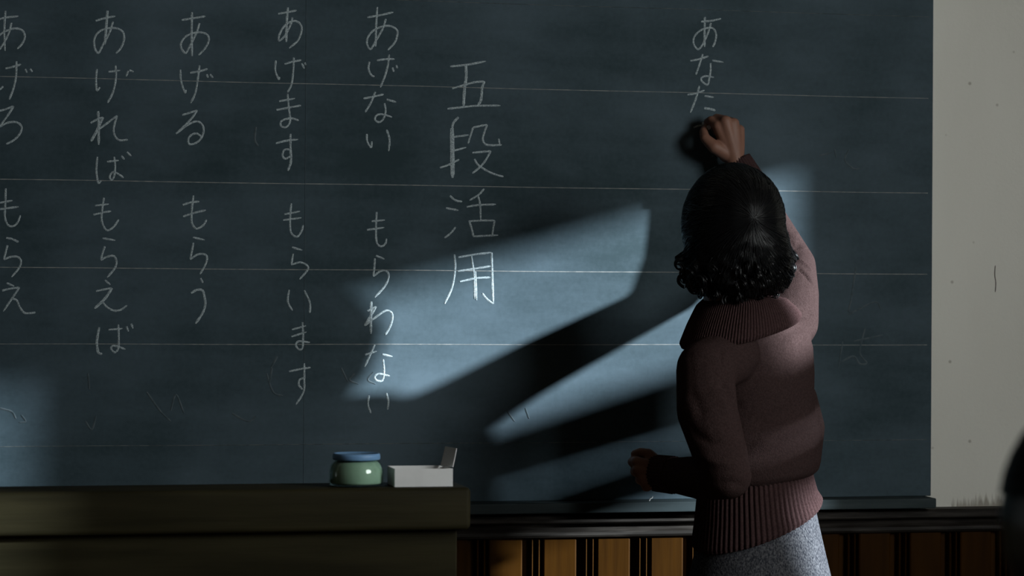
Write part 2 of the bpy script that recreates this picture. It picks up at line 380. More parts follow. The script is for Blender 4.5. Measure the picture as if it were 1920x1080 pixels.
CH = [
 # far left column
 ('A', [[-20,112,30,100,105,91],[31,60,24,170,28,287],[65,128,48,190,15,252,-12,285,-40,290,-45,250,0,196,40,172,85,160,125,170,140,205,125,245,97,275]]),
 ('A', [[-35,390,-36,450,-20,505,0,502,18,485],[30,385,75,375,118,362],[93,345,90,430,75,500,52,560],[143,388,152,410],[170,388,182,405]]),
 ('A', [[-20,625,20,618,77,597],[77,597,40,655,-5,715],[-5,715,45,690,95,688,122,715,110,755,75,790,35,810]]),
 ('B', [[32,40,30,120,28,200,45,245,75,252,100,230,115,190],[-10,122,70,108],[-10,158,50,150,105,143]]),
 ('B', [[35,318,70,325,105,342],[42,360,30,405,22,440],[22,440,60,425,100,425,118,450,105,490,65,538]]),
 ('B', [[38,572,80,590],[12,615,60,603,110,597],[110,597,70,655,18,732],[70,660,95,670,110,705,135,738,165,742,200,737]]),
 # second column
 ('A', [[538,117,590,102,648,91],(1.3,[605,60,597,160,590,250]),[636,122,615,185,580,250,555,297,535,275,530,225,550,185,590,163,650,158,690,178,698,220,680,270,652,300]]),
 ('A', [[545,388,540,450,545,508,562,490],[610,404,676,396],[650,368,652,440,635,520,605,578],[722,398,710,430],[728,395,752,404]]),
 ('A', [(1.3,[552,625,555,720,555,815]),[510,692,545,672,580,660],(1.3,[580,660,545,735,512,795]),[545,735,600,695,658,650],[658,650,640,720,645,760,670,788,720,786]]),
 ('A', [[548,882,542,960,553,1028,568,1015],[602,910,668,902],[642,882,648,940,640,995,625,1012,618,990,635,968,660,975,695,1000],[683,877,700,897],[715,855,738,878]]),
 ('B', [[585,92,575,160,572,220,590,265,610,275,640,255,668,215],[535,137,612,128],[525,188,580,175,625,168]]),
 ('B', [[577,320,648,332],[590,365,575,410,568,443],[568,443,600,425,640,420,655,450,645,490,603,540]]),
 ('B', [[590,555,620,582],[540,618,590,607,630,600],(1.4,[630,600,590,660,532,715]),[575,675,600,705,640,727,680,722,715,697]]),
 ('B', [(1.3,[558,820,545,900,552,960,575,972]),[610,835,690,828],[665,805,668,880,665,940,645,962,625,940,635,925,665,930,705,945],[712,815,722,845],[738,800,748,828]]),
 # third column
 ('A', [[1022,113,1090,102,1155,92],(1.2,[1080,68,1078,190,1080,315]),[1122,130,1105,185,1070,255,1045,298,1022,275,1018,245,1040,210,1080,188,1130,182,1165,195,1175,225,1155,270,1117,310]]),
 ('A', [[1015,392,1018,455,1040,520,1045,505],[1070,410,1125,400,1168,388],[1122,368,1112,450,1098,525,1072,580],[1163,418,1170,437],[1182,418,1198,438]]),
 ('A', [[1025,647,1065,635,1110,620],[1110,620,1070,675,990,752],[990,752,1060,700,1110,683,1140,705,1145,740,1130,780,1100,805,1065,810,1060,780,1080,757,1110,752,1140,775]]),
 ('B', [[1088,80,1080,150,1078,225,1095,260,1115,264,1145,245,1162,215],[1028,132,1075,118,1122,114],[1030,198,1090,178,1158,162]]),
 ('B', [[1085,315,1152,330],[1088,345,1078,400,1070,440],[1070,440,1110,412,1150,410,1165,430,1155,470,1125,522]]),
 ('B', [[1128,545,1142,572],(1.2,[1075,628,1110,610,1140,615,1150,650,1155,690,1140,740,1100,800])]),
 # fourth column
 ('C', [[132,82,190,72,242,62],(1.2,[190,45,183,130,180,250]),[217,103,205,150,170,215,137,242,140,205,165,160,200,132,235,125,265,145,272,180,250,240,197,287]]),
 ('C', [[118,360,115,420,135,470,140,458],[170,382,215,368,270,358],[225,342,222,420,212,500,188,550],[272,378,288,408],[290,372,297,388]]),
 ('C', [[138,603,232,586],[122,655,200,640,268,628],[188,558,195,640,203,720,180,757,150,750,148,725,175,710,215,705,255,717]]),
 ('C', [[118,853,180,838,250,830],(1.2,[205,797,205,880,208,960,190,1017]),[205,890,170,892,158,925,175,945,205,930]]),
 ('D', [[152,118,147,180,150,240,175,262,195,240,203,212],[122,165,190,152],[117,190,195,180]]),
 ('D', [[155,307,200,320],[160,335,152,382],[152,382,190,372,220,385,222,405,188,445]]),
 ('D', [[143,490,137,540,157,580],[208,492,232,545,232,590]]),
 ('D', [[155,662,215,645],[153,692,217,672],[200,630,203,690,200,740,185,747,172,728,185,712,232,717]]),
 ('D', [[142,842,190,832,235,825],[208,807,208,880,205,930,172,985],[205,870,188,878,185,900,200,920]]),
 # fifth column
 ('C', [[663,103,740,90,817,73],[722,42,715,160,712,277],[773,113,755,170,715,240,683,292,662,265,665,225,695,185,745,160,800,155,840,180,840,215,825,255,785,298]]),
 ('C', [[675,368,670,410,685,445,705,457],[720,360,775,352,825,352],[793,325,785,390,765,460,740,520],[813,402,820,428],[835,388,842,408]]),
 ('C', [[640,587,700,575,760,562],[710,547,685,610,650,668],[778,592,835,608],[765,615,772,660,760,705,735,727,710,715,715,690,745,680,810,697]]),
 ('C', [[660,797,662,840,685,877,690,842],[778,772,795,830,790,900]]),
 ('D', [[520,155,517,220,520,285,540,303,558,290,562,270],[498,195,555,190],[478,232,553,222]]),
 ('D', [[517,343,553,358],[512,355,510,395,505,432],[505,432,540,408,565,412,572,435,555,475,512,523]]),
 ('D', [(1.3,[497,540,495,610,495,680]),[480,582,517,562],(1.3,[517,562,490,610,468,645]),[468,645,520,605,560,580,585,590,587,620,575,655,557,685]]),
 ('D', [[470,770,520,755],[512,727,490,775,468,822],[545,768,588,778],[548,790,552,840,545,880,520,880,512,865,530,852,577,862]]),
 ('D', [[487,945,483,985,495,1022],[562,935,570,970,567,1007]]),
 # the heading
 ('E', [[190,150,330,135,480,107],(1.5,[318,135,320,240,308,320,298,475]),[207,328,310,298,390,277,468,270],(1.3,[468,270,450,320,445,380,437,430,415,463]),[168,492,300,478,400,468,598,466]]),
 ('E', [(1.2,[258,560,215,610,205,680]),(2.2,[205,650,208,850,210,1052]),[205,722,340,705],[190,840,320,805],[107,970,180,945,263,903],[375,645,355,710,335,775],[375,645,440,630,490,622],[490,622,465,690,455,740,475,778,530,788,608,784],[583,735,592,784],[370,848,440,842,520,835],[520,835,470,920,420,975,370,1015],[387,900,420,950,500,1000,560,1025,622,1042]]),
 ('D', [[835,85,860,105,888,110],[818,138,872,148],[860,220,840,245,812,267],[983,55,960,80,920,105],[908,133,960,125,1033,122],[955,82,965,120,968,190],[918,192,930,230,937,262],[918,195,970,192,1028,192],[1028,192,1022,225,1018,255],[937,260,1043,255]]),
 ('D', [[855,338,858,400,845,480,813,550],[872,350,950,337,1015,330],(1.2,[1015,330,1018,430,1022,550]),[1022,550,995,530,975,505],[870,410,940,400,1012,388],[878,455,950,440,1010,437],[928,345,940,430,942,530],[945,410,950,535]]),
 # the word being written
 ('F', [[230,125,290,120,345,108],(1.1,[252,98,250,180,250,272]),[287,133,270,190,240,255,213,285,188,255,190,215,220,180,260,163,300,165,317,200,310,245,297,272]]),
 ('F', [[168,352,220,342,273,325],[240,313,220,375,200,432],[295,350,360,360],[285,365,285,410,278,450,268,490,240,475,230,455,255,440,305,448]]),
 ('F', [[152,548,200,540,250,523],[220,497,200,570,168,652],[250,555,303,563],(1.2,[247,625,290,632,313,640])]),
 ('F', [[187,738,215,728,250,724]]),
]
for sp_, ss in CH:
    wd = .0021
    if len(ss) == 2:
        for one in ss: link('chalk_stroke', ribbon(strokes(sp_, [one]), wd), M_chalk, bb, smooth=False)
    else: link('chalk_character', ribbon(strokes(sp_, ss), wd), M_chalk, bb, smooth=False)

RULES = [(.647, M_rule_faint, .0006), (.457, M_rule, .0008), (.2365, M_rule, .0009), (.0475, M_rule, .0009), (-.117, M_rule, .0008), (-.3372, M_rule_faint, .0007)]
for z, m, w in RULES:
    xs = np.linspace(BX0+.02, BX1-.012, 60)
    link('ruled_line', ribbon([([(x, 1.25+z+.0004*math.sin(x*9)) for x in xs], 1.0)], w, y=-.0002, taper=False), m, bb, smooth=False)
sx = float(P(570, 700)[0])
link('panel_seam', ribbon([([(sx, TZ+.02), (sx, 1.4), (sx, 2.3)], 1.0)], .0006, y=-.0001, taper=False), M_ghost, bb, smooth=False)

GH = [
 [[1605,500,1596,560,1594,586,1640,566,1652,580],[1600,586,1590,590]],
 [[1600,640,1655,628],[1622,615,1612,660,1625,680,1612,682,1600,668,1575,680],[1580,640,1572,690]],
 [[1592,280,1584,300,1600,316,1612,316],[1535,292,1560,286],[1565,280,1568,296]],
 [[480,238,478,262,484,274]],
 [[500,700,512,735,530,742],[510,690,505,720],[520,668,508,690]],
 [[165,700,168,730],[160,790,172,805,180,780],[275,735,300,770,320,790],[320,770,330,740,345,775],[435,775,465,790,480,780]],
 [[640,690,652,716],[665,700,655,712,672,720],[700,698,690,712,704,720]],
 [[0,765,22,772,30,785],[40,778,48,790,36,792]],
 [[950,770,965,790],[985,765,992,785]],
]
for g in GH:
    for one in g: link('erased_chalk_mark', ribbon(strokes('N', [one]), .0022), M_ghost, bb, smooth=False)

# hairline crack in the plaster beside the board
M_crack = mat('dark brown crack', (0.10, 0.085, 0.07), 0.95, 0.0)  # dark brown, the crack's own colour
link('plaster_crack', ribbon([([P(x, y, -.03)[[0, 2]] for x, y in ((1866, 498), (1865, 515), (1867, 530), (1866, 548))], 1.0)], .0011, y=.0298), M_crack, wall_front, smooth=False)

# ------------------------------------------------------------------ teacher's desk
DT = .85
fr = P(884, 916, DT); dxr = float(fr[0]); dz = float(P(600, 917, DT)[2]); dlo = float(P(600, 998, DT)[2])
pxr = float(P(857, 1040, DT-.03)[0])
desk = empty('teacher_desk', (dxr-.8, -DT+.25, 0), 'dark brown wooden teacher desk with thick top in front of the blackboard', 'desk')
DL = dxr-1.75
def desk_top():
    bm = bmesh.new(); box(bm, DL, dxr, -DT, -DT+.15, dlo, dz)
    es = [e for e in bm.edges]
    bmesh.ops.bevel(bm, geom=es, offset=.010, segments=4, affect='EDGES', profile=0.5)
    return link('desk_top', bmesh_me(bm), M_desk, desk)
dt_ = desk_top()
# sloping writing surface behind the flat ledge, falling away towards the blackboard
def slope():
    y0, y1 = -DT+.15, -DT+.55
    pts = [(y0, dz-.012), (y1, dz-.10), (y1, dz-.13), (y0, dlo+.004)]
    return link('writing_slope', extrude_profile(pts, DL+.005, dxr-.005), M_desk, desk, smooth=False)
slope()
boxobj('front_panel', M_desk, desk, DL+.03, pxr, -DT+.03, -DT+.05, .02, dlo+.002, bev=.003)
for xx in (DL+.03, pxr-.025): boxobj('side_panel', M_desk, desk, xx, xx+.025, -DT+.052, -DT+.52, 0, dz-.125, bev=.003)

# jar
jc = P(668, 915, DT-.065); jc[2] = dz; jr = float(np.linalg.norm(P(719, 900, DT-.065)-P(617, 900, DT-.065)))/2
def jz(py): return float(P(668, py, DT-.065)[2]-dz)
jar = empty('glass_jar', tuple(map(float, jc)), 'round pale green glass jar with a blue lid on the desk', 'jar')
hz = jz(863)
prof = [(0, .001), (jr*.94, .001), (jr*.985, .003), (jr, .007), (jr, hz*.50), (jr*.985, hz*.64), (jr*.94, hz*.80), (jr*.86, hz*.93), (jr*.79, hz), (jr*.79, hz+.010),
        (jr*.75, hz+.010), (jr*.75, hz), (jr*.83, hz*.91), (jr*.905, hz*.79), (jr*.945, hz*.63), (jr*.96, hz*.50), (jr*.96, .008), (jr*.93, .0045), (0, .0045)]
link('jar_body', mesh(*lathe(prof, jc, 64)), M_glass, jar)
prof = [(0, .0055), (jr*.925, .005), (jr*.953, .0085), (jr*.953, hz*.50), (jr*.935, hz*.63), (jr*.893, hz*.79), (jr*.82, hz*.91), (jr*.74, hz*.97), (0, hz*.975)]
link('jar_contents', mesh(*lathe(prof, jc, 48)), M_contents, jar)
h1 = jz(848.5); lr = jr*.87
prof = [(0, hz+.0015), (lr*.97, hz+.0015), (lr, hz+.003), (lr, h1-.006), (lr*.985, h1-.003), (lr*.95, h1-.001), (lr*.9, h1-.0012), (lr*.88, h1-.0022), (0, h1-.0022)]
link('lid', mesh(*lathe(prof, jc, 64)), M_lid, jar)

# open card box
BT = DT-.02
b0 = P(740, 913, BT); b1 = P(849, 913, BT); bh = float(P(790, 879, BT)[2])-dz
bx0, bx1 = float(b0[0]), float(b1[0]); by0, by1 = -BT, -BT+.085; th = .0016
cb = empty('chalk_box', ((bx0+bx1)/2, -BT+.04, dz), 'small white card box with its end flap standing open beside the jar', 'box')
def carton():
    bm = bmesh.new()
    box(bm, bx0, bx1, by0, by0+th, dz+.0005, dz+bh); box(bm, bx0, bx1, by1-th, by1, dz+.0005, dz+bh)
    box(bm, bx0, bx0+th, by0+th, by1-th, dz+.0005, dz+bh); box(bm, bx1-th, bx1, by0+th, by1-th, dz+.0005, dz+bh*.97)
    box(bm, bx0+th, bx1-th, by0+th, by1-th, dz+.0005, dz+th+.0005)
    return link('carton', bmesh_me(bm), M_carton, cb, smooth=False)
carton()
def flap():
    # hinged at the back of the box, leaning to the right
    q = [P(827, 877, BT-.080), P(850, 877, BT-.046), P(857, 841, BT-.040), P(836, 837, BT-.074)]
    q = [np.array(v) for v in q]; q[0][2] = q[1][2] = dz+bh-.001
    nn = np.cross(q[1]-q[0], q[3]-q[0]); nn = nn/np.linalg.norm(nn)*.0016
    vs = [tuple(v) for v in q]+[tuple(v+nn) for v in q]
    me = mesh(vs, [(0, 1, 2, 3), (7, 6, 5, 4), (0, 4, 5, 1), (1, 5, 6, 2), (2, 6, 7, 3), (3, 7, 4, 0)])
    return link('flap', me, M_carton, cb, smooth=False)
flap()

# ------------------------------------------------------------------ the teacher
feet = P(1420, 900, .385); feet[2] = 0
teacher = empty('person', tuple(map(float, feet)), 'woman in mauve knitted sweater and grey skirt writing on the blackboard', 'person')
PHI = math.radians(24)
def T(px, py, t): return Vector(map(float, P(px, py, t)))

# --- sweater (torso and both sleeves, one continuous knit)
def torso_ring(cx, py, a, b, tilt=0, t=.385, n=48): return ring(P(cx, py, t), a, b, PHI, tilt, n)
sw = Shape()
sw.loft([torso_ring(1400, 566, .060, .058, 0, .43), torso_ring(1408, 588, .095, .072, 0, .42), torso_ring(1412, 615, .130, .088, .02), torso_ring(1414, 650, .142, .102),
         torso_ring(1415, 700, .140, .110), torso_ring(1416, 750, .134, .112), torso_ring(1418, 790, .137, .114, .02), torso_ring(1420, 835, .144, .118, .04),
         torso_ring(1420, 868, .147, .120, .06), torso_ring(1419, 888, .143, .117, .08), torso_ring(1417, 898, .132, .106, .09)])
sw.limb([(T(1425, 905, .475), .020), (T(1480, 893, .445), .023), (T(1518, 862, .395), .025), (T(1530, 800, .355), .020), (T(1522, 735, .36), .010)])
SHR, ELR, WRR = T(1478, 602, .325), T(1494, 497, .135), T(1384, 312, .058)
sw.limb([(T(1440, 640, .375), .07), (SHR, .066), (T(1487, 552, .245), .057), (ELR, .043)])
sw.limb([(ELR, .043), (T(1450, 425, .094), .041), (T(1412, 358, .072), .037), (T(1392, 324, .062), .034)])
SHL, ELL, WRL = T(1322, 692, .53), T(1366, 893, .64), T(1243, 889, .455)
sw.limb([(T(1370, 665, .49), .062), (SHL, .060), (T(1326, 770, .575), .063), (T(1350, 850, .62), .056), (ELL, .047)])
sw.limb([(ELL, .047), (T(1318, 896, .57), .046), (T(1275, 892, .50), .039), (T(1256, 890, .475), .036)])
me = sw.fuse(.005, 7)
# soft folds in the knit: ridges and creases along lines lying on the surface
from mathutils.bvhtree import BVHTree
def folds(me, segs):
    bm = bmesh.new(); bm.from_mesh(me); tree = BVHTree.FromBMesh(bm); bm.free()
    n = len(me.vertices); co = np.empty(n*3); me.vertices.foreach_get('co', co); co = co.reshape(-1, 3)
    no = np.empty(n*3); me.vertices.foreach_get('normal', no); no = no.reshape(-1, 3); add = np.zeros(n)
    for line, wd, amp in segs:
        line = smooth_line(line, 10); pts = []
        for x, y in line:
            d = (T(x, y, 0)-Vector(CAM)).normalized(); hit = tree.ray_cast(Vector(CAM), d)
            if hit[0] is not None: pts.append(np.array(hit[0]))
        if len(pts) < 3: continue
        best = np.full(n, 9.0); fade = np.zeros(n)
        for i, p in enumerate(pts):
            r = np.linalg.norm(co-p, axis=1); k = r < best
            best[k] = r[k]; fade[k] = min(1.0, 3.5*min(i+.3, len(pts)-.7-i)/len(pts))
        add += amp*fade*np.exp(-(best/wd)**2)
    co += no*add[:, None]; me.vertices.foreach_set('co', co.ravel()); me.update()
folds(me, [
    ([(1402, 842), (1440, 822), (1485, 800), (1528, 775)], .012, .008), ([(1405, 868), (1450, 850), (1500, 825), (1530, 808)], .012, -.006),
    ([(1398, 800), (1450, 785), (1520, 742)], .013, -.005), ([(1345, 722), (1365, 730), (1388, 768)], .009, -.010), ([(1330, 735), (1350, 745), (1372, 790)], .012, .005),
    ([(1351, 648), (1353, 670), (1352, 692)], .0045, -.004), ([(1270, 672), (1310, 668), (1350, 682)], .005, -.003),
    ([(1478, 452), (1492, 462), (1506, 452)], .007, -.005), ([(1490, 500), (1508, 512), (1524, 534)], .006, -.007), ([(1496, 485), (1512, 498), (1526, 515)], .008, .004),
    ([(1470, 430), (1488, 442), (1497, 436)], .007, .004), ([(1480, 600), (1510, 590), (1534, 588)], .010, -.005), ([(1460, 650), (1500, 628), (1538, 622)], .012, .005),
    ([(1400, 690), (1450, 700), (1500, 690)], .014, -.004), ([(1290, 800), (1330, 830), (1395, 838)], .010, -.005), ([(1300, 850), (1350, 868), (1404, 868)], .010, .005), ([(1330, 912), (1370, 905), (1404, 915)], .009, -.005),
    ([(1290, 730), (1310, 760), (1320, 790)], .012, -.004)])
sweater = link('sweater', me, M_sweater, teacher)

def ribbed(name, rings_fn, nrib, amp, nz, thick, parent, sharp=1.0):
    """a ribbed knit band; rings_fn(v) gives (centre, a, b, phi, tilt) for v in 0..1"""
    n = nrib*6; rows = []
    for j in range(nz+1):
        c, a, b, ph, tl = rings_fn(j/nz)
        s = amp/max(a, b)
        rows.append(ring(c, a, b, ph, tl, n, lambda th: 1+s*(math.cos(nrib*th)-.2*math.cos(2*nrib*th))))
    for j in range(nz, -1, -1):
        c, a, b, ph, tl = rings_fn(j/nz)
        rows.append(ring(c, a-thick, b-thick, ph, tl, n))
    rows.append(rows[0])
    vs, fs = loft_open(rows); return link(name, mesh(vs, fs), M_rib, parent)

def interp(keys):
    def f(v):
        x = v*(len(keys)-1); i = min(int(x), len(keys)-2); u = x-i; u = u*u*(3-2*u)*.5+u*.5
        A, B = keys[i], keys[i+1]
        k = [A[q]+(B[q]-A[q])*u for q in range(len(A))]
        return P(k[0], k[1], k[2]), k[3], k[4], PHI if len(k) < 7 else k[6], k[5]
    return f
# hem: from under the bloused edge to the hip
ribbed('hem', interp([(1417, 888, .385, .128, .104, .10), (1417, 915, .385, .133, .110, .16), (1418, 945, .385, .138, .116, .25), (1420, 975, .385, .147, .124, .37), (1420, 982, .385, .145, .122, .38)]), 74, .0024, 16, .006, sweater)
# wide folded collar
ribbed('collar', interp([(1386, 562, .44, .060, .056, 0), (1388, 556, .44, .076, .070, .03), (1390, 566, .44, .098, .088, .10), (1390, 592, .44, .122, .102, .20), (1389, 616, .44, .138, .112, .27), (1389, 624, .44, .134, .108, .27)]), 118, .0016, 18, .008, sweater)

def cuff(p0, p1, r0, r1, nrib=34):
    p0 = np.array(p0); p1 = np.array(p1); d = p1-p0; d /= np.linalg.norm(d)
    u = np.cross(d, (0, 0, 1)); u /= np.linalg.norm(u); w = np.cross(d, u); n = nrib*5; rows = []
    def rr(c, r, am): return [tuple(c+(u*math.cos(2*math.pi*i/n)+w*math.sin(2*math.pi*i/n))*(r+am*math.cos(nrib*2*math.pi*i/n))) for i in range(n)]
    for j in range(9): rows.append(rr(p0+(p1-p0)*j/8, r0+(r1-r0)*j/8, .0011))
    for j in range(8, -1, -1): rows.append(rr(p0+(p1-p0)*j/8, r0+(r1-r0)*j/8-.005, 0))
    rows.append(rows[0]); return link('cuff', mesh(*loft_open(rows)), M_rib, sweater)
cuff(T(1402, 341, .070), T(1380, 303, .058), .0385, .0345)
cuff(T(1264, 891, .485), T(1231, 887, .438), .0385, .0375)

# --- body: one continuous figure
bd = Shape()
HC = T(1375, 430, .45)                              # head centre
F = Vector((-.32, .85, .30)).normalized(); R_ = F.cross(Vector((0, 0, 1))).normalized(); U_ = R_.cross(F)
HR = Matrix((R_, F, U_)).transposed()                # columns: right, forward, up of the head
def h(x, y, z): return HC+R_*x+F*y+U_*z
bd.ball(h(0, -.005, .02), (.074, .094, .095), HR)    # skull
bd.ball(h(0, .045, -.04), (.058, .048, .075), HR)    # face
bd.ball(h(0, .062, -.098), (.026, .024, .022), HR)   # chin
bd.limb([(h(0, .088, .005), .008), (h(0, .108, -.035), .012)]); bd.ball(h(.011, .096, -.038), .008); bd.ball(h(-.011, .096, -.038), .008)
bd.ball(h(0, .090, -.066), (.022, .009, .006), HR); bd.ball(h(0, .088, -.077), (.019, .009, .006), HR)
for s in (-1, 1):
    bd.ball(h(.032*s, .080, .005), (.014, .010, .008), HR); bd.ball(h(.034*s, .082, .024), (.018, .008, .005), HR)
    bd.ball(h(.040*s, .060, -.035), (.022, .028, .022), HR)
    bd.ball(h(.078*s, -.004, -.012), (.010, .018, .032), HR)
bd.limb([(h(0, -.02, -.05), .058), (T(1368, 562, .452), .056), (T(1392, 600, .435), .062)])
bd.loft([torso_ring(1400, 600, .075, .055), torso_ring(1412, 640, .122, .080), torso_ring(1415, 700, .122, .090), torso_ring(1416, 790, .112, .085), torso_ring(1418, 860, .112, .085), torso_ring(1418, 940, .108, .085), torso_ring(1420, 1040, .112, .092), torso_ring(1420, 1090, .09, .07)])
bd.limb([(T(1445, 630, .375), .05), (SHR, .046), (T(1487, 552, .245), .040), (ELR, .032), (T(1450, 425, .094), .033), (T(1412, 358, .072), .028), (WRR, .024)])
bd.limb([(T(1370, 668, .49), .045), (SHL, .044), (T(1326, 770, .575), .042), (ELL, .033), (T(1318, 896, .57), .034), (T(1275, 892, .50), .028), (WRL, .024)])
hipz = .72
for s in (-1, 1):
    cx = feet[0]+.06*s*math.cos(PHI); cy = feet[1]+.06*s*math.sin(PHI)
    bd.limb([((cx, cy, hipz), .066), ((cx, cy+.01, .45), .052), ((cx, cy-.01, .30), .050), ((cx, cy-.005, .10), .033), ((cx, cy, .06), .034)])
# right hand: closed around the chalk against the board
W0 = T(1378, 300, .072)
kn = [T(1346, 236, .074), T(1360, 228, .082), T(1375, 232, .078), T(1386, 244, .066)]
for k, r in zip(kn, (.0135, .0145, .014, .013)): bd.limb([(W0, .021), (W0.lerp(k, .55), .0175), (k, r)])
bd.limb([(T(1362, 290, .060), .018), (T(1372, 255, .058), .017)])
bd.limb([(kn[0], .0125), (T(1333, 226, .054), .0105), (T(1326, 229, .032), .0085), (T(1325, 234, .022), .0075)])      # index
bd.limb([(kn[1], .0135), (T(1344, 222, .052), .0110), (T(1338, 238, .030), .0090), (T(1343, 248, .026), .0085)])      # middle
bd.limb([(kn[2], .0130), (T(1362, 226, .042), .0110), (T(1355, 246, .024), .0095), (T(1362, 258, .030), .0085)])      # ring
bd.limb([(kn[3], .0120), (T(1380, 242, .036), .0098), (T(1372, 258, .022), .0085), (T(1374, 266, .030), .0078)])      # little
bd.limb([(T(1362, 288, .072), .0175), (T(1339, 275, .080), .0150), (T(1322, 259, .070), .0115), (T(1319, 247, .052), .0098), (T(1322, 240, .036), .0085)])   # thumb
# left hand: loosely closed in front of the waist
W1 = T(1240, 888, .447)
kl = [T(1194, 866, .445), T(1196, 882, .450), T(1203, 898, .452), T(1213, 912, .450)]
for k, r in zip(kl, (.0120, .0125, .012, .011)): bd.limb([(W1, .021), (W1.lerp(k, .55), .0165), (k, r)])
bd.limb([(kl[0], .0115), (T(1185, 866, .414), .0098), (T(1201, 868, .392), .0085), (T(1212, 870, .400), .0078)])
bd.limb([(kl[1], .0118), (T(1190, 884, .414), .0100), (T(1205, 884, .392), .0086), (T(1217, 884, .402), .0080)])
bd.limb([(kl[2], .0112), (T(1199, 900, .416), .0096), (T(1213, 898, .396), .0084), (T(1223, 896, .406), .0078)])
bd.limb([(kl[3], .0104), (T(1210, 913, .420), .0088), (T(1221, 909, .402), .0078), (T(1229, 905, .410), .0072)])
bd.limb([(T(1231, 868, .438), .0165), (T(1216, 852, .428), .0125), (T(1201, 848, .420), .0100), (T(1190, 851, .412), .0085)])
body = link('body', bd.fuse(.0028, 3), M_skin, teacher)

# --- hair: bobbed, waved hair, strands sweeping out of the crown
from mathutils.bvhtree import BVHTree
from mathutils import noise as mnoise
EC = T(1373, 414, .453); ER = Vector((.110, .120, .121)); fv = np.array(F)
hr = Shape()
hr.ball(EC, tuple(ER))
def hrow(xl, xr, y, dp, b):
    c = T((xl+xr)/2, y, dp); a = float((T(xr, y, dp)-T(xl, y, dp)).length)/2
    return ring(c, a, b, 0, 0, 40)
hr.loft([hrow(1300, 1445, 385, 0.455, .08), hrow(1280, 1470, 430, 0.457, .112), hrow(1286, 1478, 462, 0.461, .110), hrow(1286, 1484, 484, 0.465, .104), hrow(1280, 1484, 506, 0.467, .098), hrow(1286, 1478, 526, 0.469, .090), hrow(1304, 1464, 544, 0.471, .078), hrow(1330, 1440, 554, 0.473, .06)])
hr.limb([(T(1305, 492, 0.455), .028), (T(1285, 489, 0.453), .015), (T(1268, 480, 0.451), .006)])
hr.ball(T(1474, 482, 0.465), (.020, .03, .018)); hr.ball(T(1470, 512, 0.465), (.018, .03, .016))
hair_me = hr.fuse(.005, 5)
hn = len(hair_me.vertices); hc = np.empty(hn*3); hair_me.vertices.foreach_get('co', hc); hc = hc.reshape(-1, 3)
# cut the volume back from the face, which looks at the board
ff = (hc-np.array(HC))@fv; hc -= np.maximum(ff-.055, 0)[:, None]*fv*.75
# waves, stronger towards the ends
hno = np.empty(hn*3); hair_me.vertices.foreach_get('normal', hno); hno = hno.reshape(-1, 3)
for i in range(hn):
    w = min(1.0, max(0.0, (EC.z-.03-hc[i, 2])/.07))
    if w > 0:
        q = Vector(hc[i]); k = mnoise.noise(Vector((q.x*45, q.y*45, q.z*75)))+.6*mnoise.noise(Vector((q.x*95+9, q.y*95, q.z*130)))
        hc[i] += hno[i]*k*.0085*w
hair_me.vertices.foreach_set('co', hc.ravel()); hair_me.update()
bmh = bmesh.new(); bmh.from_mesh(hair_me); bvh = BVHTree.FromBMesh(bmh)
def tube(bm, pts, r0, r1, seg=5):
    pts = [Vector(p) for p in pts]; n = len(pts); prev = None
    for i, p in enumerate(pts):
        d = (pts[min(i+1, n-1)]-pts[max(i-1, 0)]).normalized()
        a = d.orthogonal().normalized() if i == 0 else (a-d*a.dot(d)).normalized()
        b = d.cross(a); r = r0+(r1-r0)*i/(n-1)
        if i == n-1: r *= .3
        cur = [bm.verts.new(p+(a*math.cos(2*math.pi*k/seg)+b*math.sin(2*math.pi*k/seg))*r) for k in range(seg)]
        if prev:
            for k in range(seg): bm.faces.new((prev[k], prev[(k+1) % seg], cur[(k+1) % seg], cur[k]))
        prev = cur
Wd = Vector((.07, -.99, .02)).normalized(); e1 = Wd.orthogonal().normalized(); e3 = Wd.cross(e1)
tubes = []
for i in range(2600):
    ph = random.uniform(0, 2*math.pi); s0 = random.uniform(.0, .3) if i % 3 == 0 else random.uniform(.1, 1.3); s1 = s0+random.uniform(.4, .9)
    tw = random.gauss(.25, .10); lift = random.uniform(-.0006, .0016); pts = []
    wav = random.uniform(.0, .05); wf = random.uniform(9, 14); wp = random.uniform(0, 6.28)
    for j in range(12):
        s = s0+(s1-s0)*j/11; a = ph+tw*s+wav*math.sin(wf*s+wp)*min(1, max(0, s-.5)*2)
        d = Wd*math.cos(s)+(e1*math.cos(a)+e3*math.sin(a))*math.sin(s)
        hit = bvh.ray_cast(EC+d*.4, -d)
        if hit[0] is None: break
        p = hit[0]+d*lift
        if (p-HC).dot(F) > .05: break
        pts.append(p)
    if len(pts) > 4: tubes.append((pts, random.uniform(.0008, .0017)))
for pts, r in tubes: tube(bmh, pts, r, .0006, 4)
